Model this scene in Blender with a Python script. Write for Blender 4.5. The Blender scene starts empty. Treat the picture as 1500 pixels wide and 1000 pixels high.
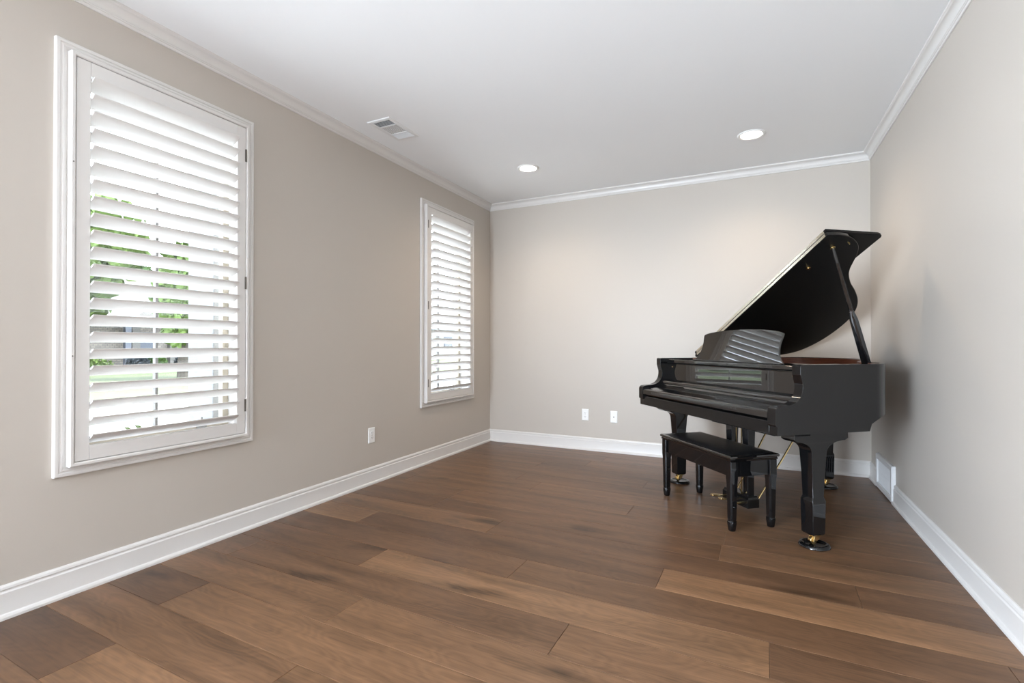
import bpy, bmesh, math, random
from mathutils import Vector, Matrix
C = bpy.context.scene.collection
PI = math.pi
R = math.radians
random.seed(7)

# ------------------------------------------------------------------ camera
sc = bpy.context.scene
cam_d = bpy.data.cameras.new('camera')
cam = bpy.data.objects.new('camera', cam_d); C.objects.link(cam)
cam_d.sensor_width = 36.0; cam_d.sensor_fit = 'HORIZONTAL'
cam_d.lens = 722.0 / 1500.0 * 36.0
cam_d.clip_start = 0.05; cam_d.clip_end = 300
YAW = math.atan2(352, 722); PITCH = math.atan2(4.5, 722)
cam.location = (0, 0, 1.10)
cam.rotation_euler = (PI / 2 + PITCH, 0, YAW)
sc.camera = cam
sc.view_settings.view_transform = 'Standard'
sc.view_settings.look = 'None'
sc.view_settings.gamma = 1.0
sc.view_settings.use_curve_mapping = False
sc.view_settings.exposure = 0.92

# ------------------------------------------------------------------ world: even overcast sky
SKY = 6.3
w = bpy.data.worlds.new('overcast_sky'); sc.world = w; w.use_nodes = True
wn = w.node_tree.nodes; wl = w.node_tree.links
wn.clear()
wo = wn.new('ShaderNodeOutputWorld'); wb = wn.new('ShaderNodeBackground')
wb.inputs['Color'].default_value = (0.86, 0.955, 1.11, 1)
wb.inputs['Strength'].default_value = SKY
wl.new(wb.outputs[0], wo.inputs[0])
sun_d = bpy.data.lights.new('sun', 'SUN'); sun_d.energy = 10.0; sun_d.angle = R(8); sun_d.color = (1.0, 0.97, 0.92)
sun = bpy.data.objects.new('sun', sun_d); C.objects.link(sun)
sun.rotation_euler = Vector((-0.22, -0.45, -0.86)).to_track_quat('-Z', 'Y').to_euler()

# room dimensions
XL, XR, YB, YR, H = -2.71, 0.885, 4.98, -3.6, 2.70
WT = 0.17                                   # wall thickness
WIN0 = 1.04                                 # near edge of first window casing (y)
WSH = 2.612                                 # spacing of the two windows
OPEN = (-2.62, -1.3, 0.0, 2.30)               # opening in the rear wall
SIDE = (-3.5, -0.80, 0.08, 2.58)            # bare opening added for daylight, left wall behind the camera

def portal(name, loc, rot, sx, sy):
    d = bpy.data.lights.new(name, 'AREA'); d.shape = 'RECTANGLE'; d.size = sx; d.size_y = sy
    d.cycles.is_portal = True
    o = bpy.data.objects.new(name, d); C.objects.link(o); o.location = loc; o.rotation_euler = rot
    return o
for k in range(2):
    portal('window_portal', (XL - WT - 0.02, WIN0 + 0.469 + k * WSH, 1.48), (0, R(-90), 0), 1.84, 0.86)
portal('rear_portal', ((OPEN[0] + OPEN[1]) / 2, YR - WT - 0.02, 1.175), (R(90), 0, 0), OPEN[1] - OPEN[0], 2.35)
portal('side_portal', (XL - WT - 0.02, (SIDE[0] + SIDE[1]) / 2, (SIDE[2] + SIDE[3]) / 2), (0, R(-90), 0), SIDE[3] - SIDE[2], SIDE[1] - SIDE[0])

# soft cool fill lights added for brightness, unseen behind and left of the camera
def fill_light(name, loc, aim, sx, sy, energy, spread):
    d = bpy.data.lights.new(name, 'AREA'); d.shape = 'RECTANGLE'; d.size = sx; d.size_y = sy
    d.energy = energy; d.color = (0.78, 0.92, 1.06); d.spread = R(spread)
    o = bpy.data.objects.new(name, d); C.objects.link(o); o.location = loc
    o.rotation_euler = Vector(aim).to_track_quat('-Z', 'Y').to_euler()
fill_light('rear_fill_light', (-2.45, -2.3, 1.30), (0.97, 0.15, 0.13), 2.0, 1.9, 160.0, 180)
fill_light('rear_fill_light', (-2.25, -2.6, 1.30), (0.56, 0.80, 0.07), 0.9, 1.6, 44.0, 110)

# ------------------------------------------------------------------ materials
def newmat(name):
    m = bpy.data.materials.new(name); m.use_nodes = True
    nt = m.node_tree
    return m, nt, nt.nodes['Principled BSDF']
def mat(name, col, rough=0.5, metal=0.0, spec=0.5, noise=0.0, nscale=20.0, bump=0.0, bscale=200.0, coat=0.0):
    m, nt, b = newmat(name)
    b.inputs['Base Color'].default_value = (*col, 1)
    b.inputs['Roughness'].default_value = rough
    b.inputs['Metallic'].default_value = metal
    b.inputs['Specular IOR Level'].default_value = spec
    b.inputs['Coat Weight'].default_value = coat
    tc = nt.nodes.new('ShaderNodeTexCoord')
    if noise:
        n = nt.nodes.new('ShaderNodeTexNoise'); n.inputs['Scale'].default_value = nscale; n.inputs['Detail'].default_value = 4
        nt.links.new(tc.outputs['Object'], n.inputs['Vector'])
        r = nt.nodes.new('ShaderNodeMapRange')
        r.inputs['To Min'].default_value = 1 - noise; r.inputs['To Max'].default_value = 1 + noise
        nt.links.new(n.outputs['Fac'], r.inputs['Value'])
        v = nt.nodes.new('ShaderNodeVectorMath'); v.operation = 'SCALE'
        v.inputs[0].default_value = col
        nt.links.new(r.outputs[0], v.inputs['Scale']); nt.links.new(v.outputs[0], b.inputs['Base Color'])
    if bump:
        n2 = nt.nodes.new('ShaderNodeTexNoise'); n2.inputs['Scale'].default_value = bscale; n2.inputs['Detail'].default_value = 3
        nt.links.new(tc.outputs['Object'], n2.inputs['Vector'])
        bp = nt.nodes.new('ShaderNodeBump'); bp.inputs['Strength'].default_value = bump; bp.inputs['Distance'].default_value = 0.002
        nt.links.new(n2.outputs['Fac'], bp.inputs['Height']); nt.links.new(bp.outputs[0], b.inputs['Normal'])
    return m

M = {}
M['wall'] = mat('greige_wall_paint', (0.52, 0.472, 0.42), 0.42, spec=0.35, noise=0.015, nscale=1.5, bump=0.06, bscale=160)
M['ceiling'] = mat('white_ceiling_paint', (0.86, 0.865, 0.87), 0.75, spec=0.3, noise=0.01, nscale=2, bump=0.05, bscale=120)
M['trim'] = mat('white_semigloss_trim', (0.69, 0.665, 0.64), 0.32, spec=0.5, noise=0.01, nscale=3)
M['shutter'] = mat('white_shutter_paint', (0.69, 0.665, 0.64), 0.36, spec=0.5, noise=0.01, nscale=3)
M['black'] = mat('black_piano_lacquer', (0.0045, 0.0045, 0.005), 0.035, spec=0.6, noise=0.05, nscale=3)
M['gloss'] = mat('mirror_black_lacquer', (0.0045, 0.0045, 0.005), 0.025, spec=0.5, noise=0.05, nscale=3)
M['gloss'].node_tree.nodes['Principled BSDF'].inputs['IOR'].default_value = 2.1
M['satin_black'] = mat('satin_black_underside', (0.004, 0.004, 0.0045), 0.45, spec=0.12, noise=0.05, nscale=3)
M['vinyl'] = mat('black_bench_vinyl', (0.010, 0.010, 0.011), 0.34, spec=0.5, noise=0.1, nscale=30, bump=0.15, bscale=450)
M['brass'] = mat('polished_brass', (0.78, 0.58, 0.28), 0.2, metal=1.0, noise=0.06, nscale=30)
M['steel'] = mat('nickel_steel', (0.5, 0.47, 0.43), 0.28, metal=1.0, noise=0.05, nscale=40)
M['nickel'] = mat('pale_brass_hinge', (0.86, 0.82, 0.70), 0.22, metal=1.0, noise=0.03, nscale=30)
M['hinge'] = mat('dark_bronze_hinge', (0.10, 0.085, 0.07), 0.45, metal=0.6, noise=0.1, nscale=50)
M['plate'] = mat('gold_iron_plate', (0.45, 0.30, 0.12), 0.4, metal=0.7, noise=0.08, nscale=25)
M['plastic'] = mat('white_plastic', (0.86, 0.855, 0.84), 0.35, spec=0.5, noise=0.008, nscale=10)
M['dark'] = mat('painted_recess_shade', (0.03, 0.03, 0.032), 0.8, noise=0.1, nscale=10)  # near-black colour stands in for the shade inside vents and sockets
M['vent'] = mat('white_vent_enamel', (0.78, 0.78, 0.78), 0.4, noise=0.01, nscale=10)
M['rubber'] = mat('black_rubber', (0.01, 0.01, 0.01), 0.5, noise=0.1, nscale=30)

def woodmat(name, col, scale, rough=0.4):
    m, nt, b = newmat(name)
    tc = nt.nodes.new('ShaderNodeTexCoord'); mp = nt.nodes.new('ShaderNodeMapping')
    mp.inputs['Scale'].default_value = scale
    n = nt.nodes.new('ShaderNodeTexNoise'); n.inputs['Scale'].default_value = 6; n.inputs['Detail'].default_value = 6
    r = nt.nodes.new('ShaderNodeValToRGB')
    r.color_ramp.elements[0].color = (*[c * 0.6 for c in col], 1); r.color_ramp.elements[0].position = 0.3
    r.color_ramp.elements[1].color = (*[c * 1.3 for c in col], 1); r.color_ramp.elements[1].position = 0.7
    nt.links.new(tc.outputs['Object'], mp.inputs[0]); nt.links.new(mp.outputs[0], n.inputs['Vector'])
    nt.links.new(n.outputs['Fac'], r.inputs[0]); nt.links.new(r.outputs[0], b.inputs['Base Color'])
    b.inputs['Roughness'].default_value = rough
    return m
M['mahogany'] = woodmat('mahogany_inner_rim', (0.16, 0.05, 0.025), (3, 3, 60), 0.3)
M['spruce'] = woodmat('spruce_soundboard', (0.5, 0.33, 0.16), (40, 2, 2), 0.4)

def floor_mat():
    m, nt, b = newmat('brown_oak_planks')
    N = nt.nodes.new; L = nt.links.new
    tc = N('ShaderNodeTexCoord'); oi = N('ShaderNodeObjectInfo')
    off = N('ShaderNodeVectorMath'); off.operation = 'MULTIPLY_ADD'
    comb = N('ShaderNodeCombineXYZ')
    L(oi.outputs['Random'], comb.inputs[0]); L(oi.outputs['Random'], comb.inputs[1]); L(oi.outputs['Random'], comb.inputs[2])
    off.inputs[1].default_value = (37.0, 11.0, 5.0)
    L(comb.outputs[0], off.inputs[0]); L(tc.outputs['Object'], off.inputs[2])
    # warp so that the rings bend round knots
    wm = N('ShaderNodeMapping'); wm.inputs['Scale'].default_value = (1.3, 4.5, 1.0)
    L(off.outputs[0], wm.inputs[0])
    wz = N('ShaderNodeTexNoise'); wz.inputs['Scale'].default_value = 1.5; wz.inputs['Detail'].default_value = 2.0
    L(wm.outputs[0], wz.inputs['Vector'])
    # cathedral rings = contour lines of the warp field
    rg = N('ShaderNodeMath'); rg.operation = 'MULTIPLY'; rg.inputs[1].default_value = 95.0
    L(wz.outputs['Fac'], rg.inputs[0])
    sn = N('ShaderNodeMath'); sn.operation = 'SINE'; L(rg.outputs[0], sn.inputs[0])
    # fine straight grain
    fm = N('ShaderNodeMapping'); fm.inputs['Scale'].default_value = (2.2, 75.0, 1.0); L(off.outputs[0], fm.inputs[0])
    fn = N('ShaderNodeTexNoise'); fn.inputs['Scale'].default_value = 2.0; fn.inputs['Detail'].default_value = 5.0
    fn.inputs['Roughness'].default_value = 0.65; L(fm.outputs[0], fn.inputs['Vector'])
    # broad light and dark streaks
    bm_ = N('ShaderNodeMapping'); bm_.inputs['Scale'].default_value = (0.9, 9.0, 1.0); L(off.outputs[0], bm_.inputs[0])
    bn = N('ShaderNodeTexNoise'); bn.inputs['Scale'].default_value = 1.3; bn.inputs['Detail'].default_value = 3.0
    L(bm_.outputs[0], bn.inputs['Vector'])
    # dark knots
    km = N('ShaderNodeMapping'); km.inputs['Scale'].default_value = (1.5, 4.2, 1.0); L(off.outputs[0], km.inputs[0])
    kv = N('ShaderNodeTexNoise'); kv.inputs['Scale'].default_value = 1.7; kv.inputs['Detail'].default_value = 1.0
    kadd = N('ShaderNodeVectorMath'); kadd.operation = 'ADD'; kadd.inputs[1].default_value = (13.1, 7.7, 3.3)
    L(km.outputs[0], kadd.inputs[0]); L(kadd.outputs[0], kv.inputs['Vector'])
    kr = N('ShaderNodeMapRange'); kr.inputs['From Min'].default_value = 0.63; kr.inputs['From Max'].default_value = 0.80
    kr.inputs['To Min'].default_value = 0.0; kr.inputs['To Max'].default_value = 1.0
    L(kv.outputs['Fac'], kr.inputs['Value'])
    def madd(a, k, c):
        x = N('ShaderNodeMath'); x.operation = 'MULTIPLY_ADD'
        L(a, x.inputs[0]); x.inputs[1].default_value = k
        if isinstance(c, (int, float)): x.inputs[2].default_value = c
        else: L(c, x.inputs[2])
        return x.outputs[0]
    t = madd(fn.outputs['Fac'], 1.05, -0.20)
    t = madd(bn.outputs['Fac'], 1.25, t)
    t = madd(sn.outputs[0], 0.075, t)
    t = madd(kr.outputs[0], -0.50, t)           # around 0.9
    ms = N('ShaderNodeVectorMath'); ms.operation = 'SCALE'
    L(oi.outputs['Color'], ms.inputs[0]); L(t, ms.inputs['Scale'])
    L(ms.outputs[0], b.inputs['Base Color'])
    rr = N('ShaderNodeMapRange'); rr.inputs['To Min'].default_value = 0.27; rr.inputs['To Max'].default_value = 0.40
    L(fn.outputs['Fac'], rr.inputs['Value']); L(rr.outputs[0], b.inputs['Roughness'])
    b.inputs['Specular IOR Level'].default_value = 0.28
    bp = N('ShaderNodeBump'); bp.inputs['Strength'].default_value = 0.18; bp.inputs['Distance'].default_value = 0.001
    L(fn.outputs['Fac'], bp.inputs['Height']); L(bp.outputs[0], b.inputs['Normal'])
    return m
M['floor'] = floor_mat()
M['subfloor'] = mat('dark_subfloor', (0.06, 0.04, 0.03), 0.7, noise=0.1)  # dark brown base that shows in the plank joints

def glass_mat():
    m = bpy.data.materials.new('window_glass'); m.use_nodes = True
    nt = m.node_tree; nt.nodes.clear()
    o = nt.nodes.new('ShaderNodeOutputMaterial'); mx = nt.nodes.new('ShaderNodeMixShader')
    t = nt.nodes.new('ShaderNodeBsdfTransparent'); t.inputs[0].default_value = (0.95, 0.97, 0.96, 1)
    g = nt.nodes.new('ShaderNodeBsdfGlossy'); g.inputs['Roughness'].default_value = 0.02
    lw = nt.nodes.new('ShaderNodeLayerWeight'); lw.inputs[0].default_value = 0.5
    pw = nt.nodes.new('ShaderNodeMath'); pw.operation = 'POWER'; pw.inputs[1].default_value = 5.0
    f = nt.nodes.new('ShaderNodeMath'); f.operation = 'MULTIPLY_ADD'; f.inputs[1].default_value = 0.7; f.inputs[2].default_value = 0.035
    nt.links.new(lw.outputs['Facing'], pw.inputs[0]); nt.links.new(pw.outputs[0], f.inputs[0])
    nt.links.new(f.outputs[0], mx.inputs[0]); nt.links.new(t.outputs[0], mx.inputs[1]); nt.links.new(g.outputs[0], mx.inputs[2])
    nt.links.new(mx.outputs[0], o.inputs[0])
    return m
M['glass'] = glass_mat()
def emis(name, col, s):
    m = bpy.data.materials.new(name); m.use_nodes = True
    nt = m.node_tree; nt.nodes.clear()
    o = nt.nodes.new('ShaderNodeOutputMaterial'); e = nt.nodes.new('ShaderNodeEmission')
    e.inputs[0].default_value = (*col, 1); e.inputs[1].default_value = s
    nt.links.new(e.outputs[0], o.inputs[0]); return m
M['lamp'] = emis('lit_lamp_lens', (1.0, 0.95, 0.86), 14.0)
M['concrete'] = mat('pale_concrete', (0.42, 0.415, 0.41), 0.85, noise=0.12, nscale=1.2, bump=0.2, bscale=60)
M['absorber'] = mat('dark_absorber', (0.07, 0.055, 0.045), 0.9, noise=0.4, nscale=12, bump=0.5, bscale=30)  # dark brown cover for the added strip that absorbs bounce
M['lawn'] = mat('lawn_grass', (0.068, 0.078, 0.046), 0.9, spec=0.1, noise=0.3, nscale=3)
M['leaf'] = mat('green_leaves', (0.055, 0.095, 0.025), 0.6, spec=0.2, noise=0.45, nscale=1.2)
M['leaf2'] = mat('yellow_green_leaves', (0.085, 0.125, 0.032), 0.6, spec=0.2, noise=0.4, nscale=1.5)
M['leaf3'] = mat('blue_grey_leaves', (0.030, 0.036, 0.042), 0.6, spec=0.2, noise=0.4, nscale=4)
M['bark'] = mat('grey_bark', (0.05, 0.04, 0.03), 0.9, noise=0.3, nscale=6)
M['stone'] = mat('pale_house_stone', (0.12, 0.11, 0.10), 0.85, noise=0.2, nscale=2)
M['shingle'] = mat('grey_roof_shingles', (0.13, 0.13, 0.135), 0.9, noise=0.25, nscale=6)
M['slate_paint'] = mat('slate_blue_paint', (0.075, 0.08, 0.10), 0.6, noise=0.05)
M['darkwin'] = mat('dark_window_glass', (0.02, 0.022, 0.025), 0.1, noise=0.05)
M['extwhite'] = mat('white_exterior_paint', (0.15, 0.15, 0.148), 0.6, noise=0.05, nscale=3)
M['palewall'] = mat('pale_house_render', (0.30, 0.295, 0.285), 0.8, noise=0.08, nscale=1)
M['beige'] = mat('beige_exterior_paint', (0.085, 0.075, 0.058), 0.7, noise=0.05, nscale=3)
M['mullion'] = mat('taupe_window_bar', (0.17, 0.155, 0.14), 0.45, noise=0.03)
M['sash'] = mat('beige_window_vinyl', (0.36, 0.31, 0.24), 0.45, noise=0.03)

def brick_mat():
    m, nt, b = newmat('tan_house_brick')
    tc = nt.nodes.new('ShaderNodeTexCoord'); mp = nt.nodes.new('ShaderNodeMapping')
    mp.inputs['Rotation'].default_value = (PI / 2, 0, PI / 2)
    sx = nt.nodes.new('ShaderNodeSeparateXYZ'); cb = nt.nodes.new('ShaderNodeCombineXYZ')
    nt.links.new(tc.outputs['Object'], sx.inputs[0])
    nt.links.new(sx.outputs['Y'], cb.inputs[0]); nt.links.new(sx.outputs['Z'], cb.inputs[1])
    br = nt.nodes.new('ShaderNodeTexBrick'); br.inputs['Scale'].default_value = 2.2
    br.inputs['Color1'].default_value = (0.27, 0.225, 0.19, 1); br.inputs['Color2'].default_value = (0.17, 0.14, 0.12, 1)
    br.inputs['Mortar'].default_value = (0.10, 0.095, 0.09, 1); br.inputs['Mortar Size'].default_value = 0.03
    nt.links.new(cb.outputs[0], br.inputs['Vector']); nt.links.new(br.outputs['Color'], b.inputs['Base Color'])
    b.inputs['Roughness'].default_value = 0.85
    return m
M['brick'] = brick_mat()

# ------------------------------------------------------------------ mesh helpers
class MB:
    def __init__(s): s.v = []; s.f = []
    def box(s, x0, x1, y0, y1, z0, z1):
        b = len(s.v)
        s.v += [(x, y, z) for z in (z0, z1) for y in (y0, y1) for x in (x0, x1)]
        s.f += [tuple(b + i for i in q) for q in ((0, 2, 3, 1), (4, 5, 7, 6), (0, 1, 5, 4), (2, 6, 7, 3), (0, 4, 6, 2), (1, 3, 7, 5))]
        return s
    def loop_loft(s, loops, cap=True, closed=True):
        b = len(s.v); n = len(loops[0])
        for l in loops: s.v += [tuple(p) for p in l]
        for i in range(len(loops) - 1):
            for j in range(n if closed else n - 1):
                a0 = b + i * n + j; a1 = b + i * n + (j + 1) % n
                s.f.append((a0, a1, a1 + n, a0 + n))
        if cap:
            s.f.append(tuple(b + j for j in reversed(range(n))))
            s.f.append(tuple(b + (len(loops) - 1) * n + j for j in range(n)))
        return s
    def prism(s, poly, fn, t0, t1):              # fn(a, b, t) -> xyz
        return s.loop_loft([[fn(a, b, t0) for a, b in poly], [fn(a, b, t1) for a, b in poly]])
    def tube(s, pts, r, n=10, cap=True):
        pts = [Vector(p) for p in pts]; rs = r if isinstance(r, (list, tuple)) else [r] * len(pts)
        loops = []; up = None
        for i, p in enumerate(pts):
            d = (pts[min(i + 1, len(pts) - 1)] - pts[max(i - 1, 0)]).normalized()
            if up is None: up = Vector((0, 0, 1)) if abs(d.z) < 0.9 else Vector((1, 0, 0))
            a = d.cross(up).normalized(); c = a.cross(d).normalized(); up = c
            loops.append([p + (a * math.cos(2 * PI * k / n) + c * math.sin(2 * PI * k / n)) * rs[i] for k in range(n)])
        return s.loop_loft(loops, cap)
    def lathe(s, prof, cx=0, cy=0, n=24, cap=True):        # prof: (radius, z)
        return s.loop_loft([[(cx + r * math.cos(2 * PI * k / n), cy + r * math.sin(2 * PI * k / n), z) for k in range(n)] for r, z in prof], cap)
    def rects(s, lv):                            # (z, x0, x1, y0, y1)
        return s.loop_loft([[(x0, y0, z), (x1, y0, z), (x1, y1, z), (x0, y1, z)] for z, x0, x1, y0, y1 in lv])
    def build(s, name, m, parent=None, bevel=0.0, segs=2, smooth=35, normals=True, only=None):
        me = bpy.data.meshes.new(name); me.from_pydata([tuple(p) for p in s.v], [], s.f); me.update()
        if normals:
            bm = bmesh.new(); bm.from_mesh(me); bmesh.ops.recalc_face_normals(bm, faces=bm.faces); bm.to_mesh(me); bm.free()
        o = bpy.data.objects.new(name, me); C.objects.link(o)
        if m: me.materials.append(m)
        if parent: o.parent = parent
        if smooth:
            me.polygons.foreach_set('use_smooth', [True] * len(me.polygons)); me.set_sharp_from_angle(angle=R(smooth))
        if bevel:
            bv = o.modifiers.new('bevel', 'BEVEL'); bv.width = bevel; bv.segments = segs; bv.limit_method = 'ANGLE'; bv.angle_limit = R(40)
            bv.harden_normals = True
            if only:                              # bevel only where the test holds
                vg = o.vertex_groups.new(name='bevel'); vg.add([i for i, p in enumerate(s.v) if only(p)], 1.0, 'REPLACE')
                bv.limit_method = 'VGROUP'; bv.vertex_group = 'bevel'
        return o
def tag(o, label=None, cat=None, group=None, kind=None):
    if label: o['label'] = label
    if cat: o['category'] = cat
    if group: o['group'] = group
    if kind: o['kind'] = kind
    return o
def thing(name, label, cat, loc=(0, 0, 0), rz=0, group=None, kind=None):
    o = bpy.data.objects.new(name, None); C.objects.link(o); o.location = loc; o.rotation_euler = (0, 0, rz)
    o.empty_display_size = 0.1
    return tag(o, label, cat, group, kind)
def struct(o): o['kind'] = 'structure'; return o
def share(o, parent=None, loc=None):
    c = o.copy(); C.objects.link(c)
    if parent: c.parent = parent
    if loc is not None: c.location = loc
    return c
def spline(pts, n=6, closed=False):
    out = []; m = len(pts)
    for i in range(m if closed else m - 1):
        p = [pts[(i + k) % m] if closed else pts[min(max(i + k, 0), m - 1)] for k in (-1, 0, 1, 2)]
        for j in range(n):
            t = j / n
            out.append(tuple(0.5 * (2 * p[1][d] + (p[2][d] - p[0][d]) * t + (2 * p[0][d] - 5 * p[1][d] + 4 * p[2][d] - p[3][d]) * t * t
                             + (3 * p[1][d] - p[0][d] - 3 * p[2][d] + p[3][d]) * t ** 3) for d in range(len(pts[0]))))
    if not closed: out.append(tuple(pts[-1]))
    return out
def arc(cx, cy, r, a0, a1, n=8, ry=None):
    ry = r if ry is None else ry
    return [(cx + r * math.cos(R(a0 + (a1 - a0) * i / n)), cy + ry * math.sin(R(a0 + (a1 - a0) * i / n))) for i in range(n + 1)]

# ------------------------------------------------------------------ room shell
fl = struct(MB().box(XL - WT, XR + WT, YR - WT, YB + WT, -0.12, -0.004).build('floor', M['subfloor'], smooth=0))
struct(MB().box(XL - WT, XR + WT, YR - WT, YB + WT, H, H + 0.1).build('ceiling', M['ceiling'], smooth=0))
struct(MB().box(XL, XR, YB, YB + WT, -0.01, H).build('wall_back', M['wall'], smooth=0))
struct(MB().box(XR, XR + WT, YR - WT, YB + WT, -0.01, H).build('wall_right', M['wall'], smooth=0))
ow = [SIDE] + [(WIN0 + 0.055 + k * WSH, WIN0 + 0.885 + k * WSH, 0.585, 2.375) for k in range(2)]
wl_ = MB()
ys = [YR - WT] + [q for o_ in ow for q in o_[:2]] + [YB + WT]
for i in range(7):
    if i % 2 == 0: wl_.box(XL - WT, XL, ys[i], ys[i + 1], -0.01, H)
    else:
        o_ = ow[i // 2]; wl_.box(XL - WT, XL, ys[i], ys[i + 1], -0.01, o_[2]); wl_.box(XL - WT, XL, ys[i], ys[i + 1], o_[3], H)
struct(wl_.build('wall_left', M['wall'], smooth=0))
wr = MB(); wr.box(XL, OPEN[0], YR - WT, YR, -0.01, H); wr.box(OPEN[1], XR, YR - WT, YR, -0.01, H); wr.box(OPEN[0], OPEN[1], YR - WT, YR, OPEN[3], H)
struct(wr.build('wall_rear', M['wall'], smooth=0))

# floor planks, one by one
PW, PL, PY0, PA = 0.221, 1.82, 2.282, R(-1.2)
LIGHT, MED, DARK = (0.210, 0.112, 0.057), (0.150, 0.078, 0.040), (0.092, 0.048, 0.027)
def mixc(a, b, t): return tuple(a[i] * (1 - t) + b[i] * t for i in range(3))
joints = {3: -0.207, 4: -0.80, 1: 0.36, 0: -0.445, -1: -1.085, -2: -1.81, -3: -0.69, -4: -1.557, -5: -2.287, -6: -1.43, -7: -2.13}
tones = {(0, 1): LIGHT, (0, 0): mixc(DARK, MED, 0.45), (0, -1): LIGHT, (-2, 1): mixc(LIGHT, MED, 0.15), (-2, 2): mixc(DARK, MED, 0.6), (-2, 0): mixc(DARK, MED, 0.6),
         (-3, 0): mixc(DARK, MED, 0.7), (-3, 1): mixc(MED, LIGHT, 0.25), (1, 0): mixc(DARK, MED, 0.5), (1, 1): mixc(DARK, MED, 0.65), (-5, 0): mixc(DARK, MED, 0.35),
         (-7, 0): mixc(DARK, MED, 0.15), (-7, 1): mixc(MED, LIGHT, 0.4), (-6, 0): MED, (-6, 1): mixc(MED, LIGHT, 0.35), (-5, 1): mixc(MED, LIGHT, 0.25), (-4, 0): mixc(MED, LIGHT, 0.2), (-4, 1): mixc(MED, LIGHT, 0.2),
         (-1, 0): mixc(DARK, MED, 0.6), (-1, 1): mixc(DARK, MED, 0.75), (2, 0): mixc(DARK, MED, 0.6), (2, 1): mixc(DARK, MED, 0.8), (3, 0): MED, (3, 1): MED}
def clip(poly, ax, val, keep_less):
    out = []
    for i in range(len(poly)):
        a, b = poly[i], poly[(i + 1) % len(poly)]
        ia = (a[ax] <= val) == keep_less or a[ax] == val; ib = (b[ax] <= val) == keep_less or b[ax] == val
        if ia: out.append(a)
        if ia != ib:
            t = (val - a[ax]) / (b[ax] - a[ax]); out.append((a[0] + (b[0] - a[0]) * t, a[1] + (b[1] - a[1]) * t))
    return out
ca, sa = math.cos(PA), math.sin(PA)
rng = random.Random(3)
for k in range(-27, 14):
    y0 = PY0 + k * PW
    jx = joints.get(k, rng.uniform(-2.6, -0.8))
    for i in range(-2, 4):                       # index 0 = plank left of the known joint
        x0 = jx + (i - 1) * PL; x1 = x0 + PL
        g = 0.0005
        rect = [(x0 + g, y0 + g), (x1 - g, y0 + g), (x1 - g, y0 + PW - g), (x0 + g, y0 + PW - g)]
        poly = [(ca * x - sa * y, sa * x + ca * y) for x, y in rect]
        for ax, val, less in ((0, XL, False), (0, XR, True), (1, YR - WT, False), (1, YB, True)):
            poly = clip(poly, ax, val, less)
            if len(poly) < 3: break
        if len(poly) < 3: continue
        cx = sum(p[0] for p in poly) / len(poly); cy = sum(p[1] for p in poly) / len(poly)
        e = 0.0012
        loc = [((p[0] - cx) * ca + (p[1] - cy) * sa, -(p[0] - cx) * sa + (p[1] - cy) * ca) for p in poly]
        if max(p[0] for p in loc) - min(p[0] for p in loc) < 0.02 or max(p[1] for p in loc) - min(p[1] for p in loc) < 0.01: continue
        ins = [(x - math.copysign(min(e, abs(x) * .5), x), y - math.copysign(min(e, abs(y) * .5), y)) for x, y in loc]
        mb = MB().loop_loft([[(x, y, -0.006) for x, y in loc], [(x, y, -0.0010) for x, y in loc], [(x, y, 0.0) for x, y in ins]])
        o = mb.build('plank', M['floor'], fl, smooth=0)
        o.location = (cx, cy, 0); o.rotation_euler = (0, 0, PA)
        t = tones.get((k, i))
        if t is None: t = mixc(DARK, LIGHT, rng.uniform(0.3, 0.72))
        o.color = (*t, 1)

# baseboards and crown moulding (mitred sweeps); profile = (distance from wall, z)
BB = [(0, 0), (0.026, 0), (0.026, 0.010), (0.022, 0.018), (0.0155, 0.022), (0.0145, 0.026), (0.0145, 0.103), (0.0105, 0.109), (0.0105, 0.114), (0.0125, 0.118), (0.0105, 0.127), (0.005, 0.134), (0, 0.134)]
z0 = H - 0.070
CR = [(0, z0), (0.007, z0), (0.009, z0 + 0.004), (0.009, z0 + 0.012), (0.013, z0 + 0.014), (0.013, z0 + 0.019)] + \
     [(0.016 + 0.030 * (1 - math.cos(R(a))), z0 + 0.021 + 0.033 * math.sin(R(a))) for a in range(0, 91, 15)] + \
     [(0.049, z0 + 0.056), (0.055, z0 + 0.060), (0.055, H), (0, H)]
def sweep(prof, wall, t0, t1, m0, m1):
    """wall: 'left','back','right'; runs from t0 to t1 along the wall; m0/m1 mitre flags"""
    ls = []
    for t, mm, sgn in ((t0, m0, 1), (t1, m1, -1)):
        l = []
        for d, z in prof:
            tt = t + (sgn * d if mm else 0)
            l.append({'left': (XL + d, tt, z), 'right': (XR - d, tt, z), 'back': (tt, YB - d, z)}[wall])
        ls.append(l)
    return MB().loop_loft(ls)
struct(sweep(BB, 'left', YR, YB, 0, 1).build('baseboard_left', M['trim'], smooth=25))
struct(sweep(BB, 'back', XL, XR, 1, 1).build('baseboard_back', M['trim'], smooth=25))
bbr = sweep(BB, 'right', YR, 4.213, 0, 0); b2 = sweep(BB, 'right', 4.705, YB, 0, 1)
nb = len(bbr.v); bbr.v += b2.v; bbr.f += [tuple(i + nb for i in f) for f in b2.f]
struct(bbr.build('baseboard_right', M['trim'], smooth=25))
struct(sweep(CR, 'left', YR, YB, 0, 1).build('trim_1', M['trim'], smooth=25))
struct(sweep(CR, 'back', XL, XR, 1, 1).build('trim_2', M['trim'], smooth=25))
struct(sweep(CR, 'right', YR, YB, 0, 1).build('trim_3', M['trim'], smooth=25))

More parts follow.
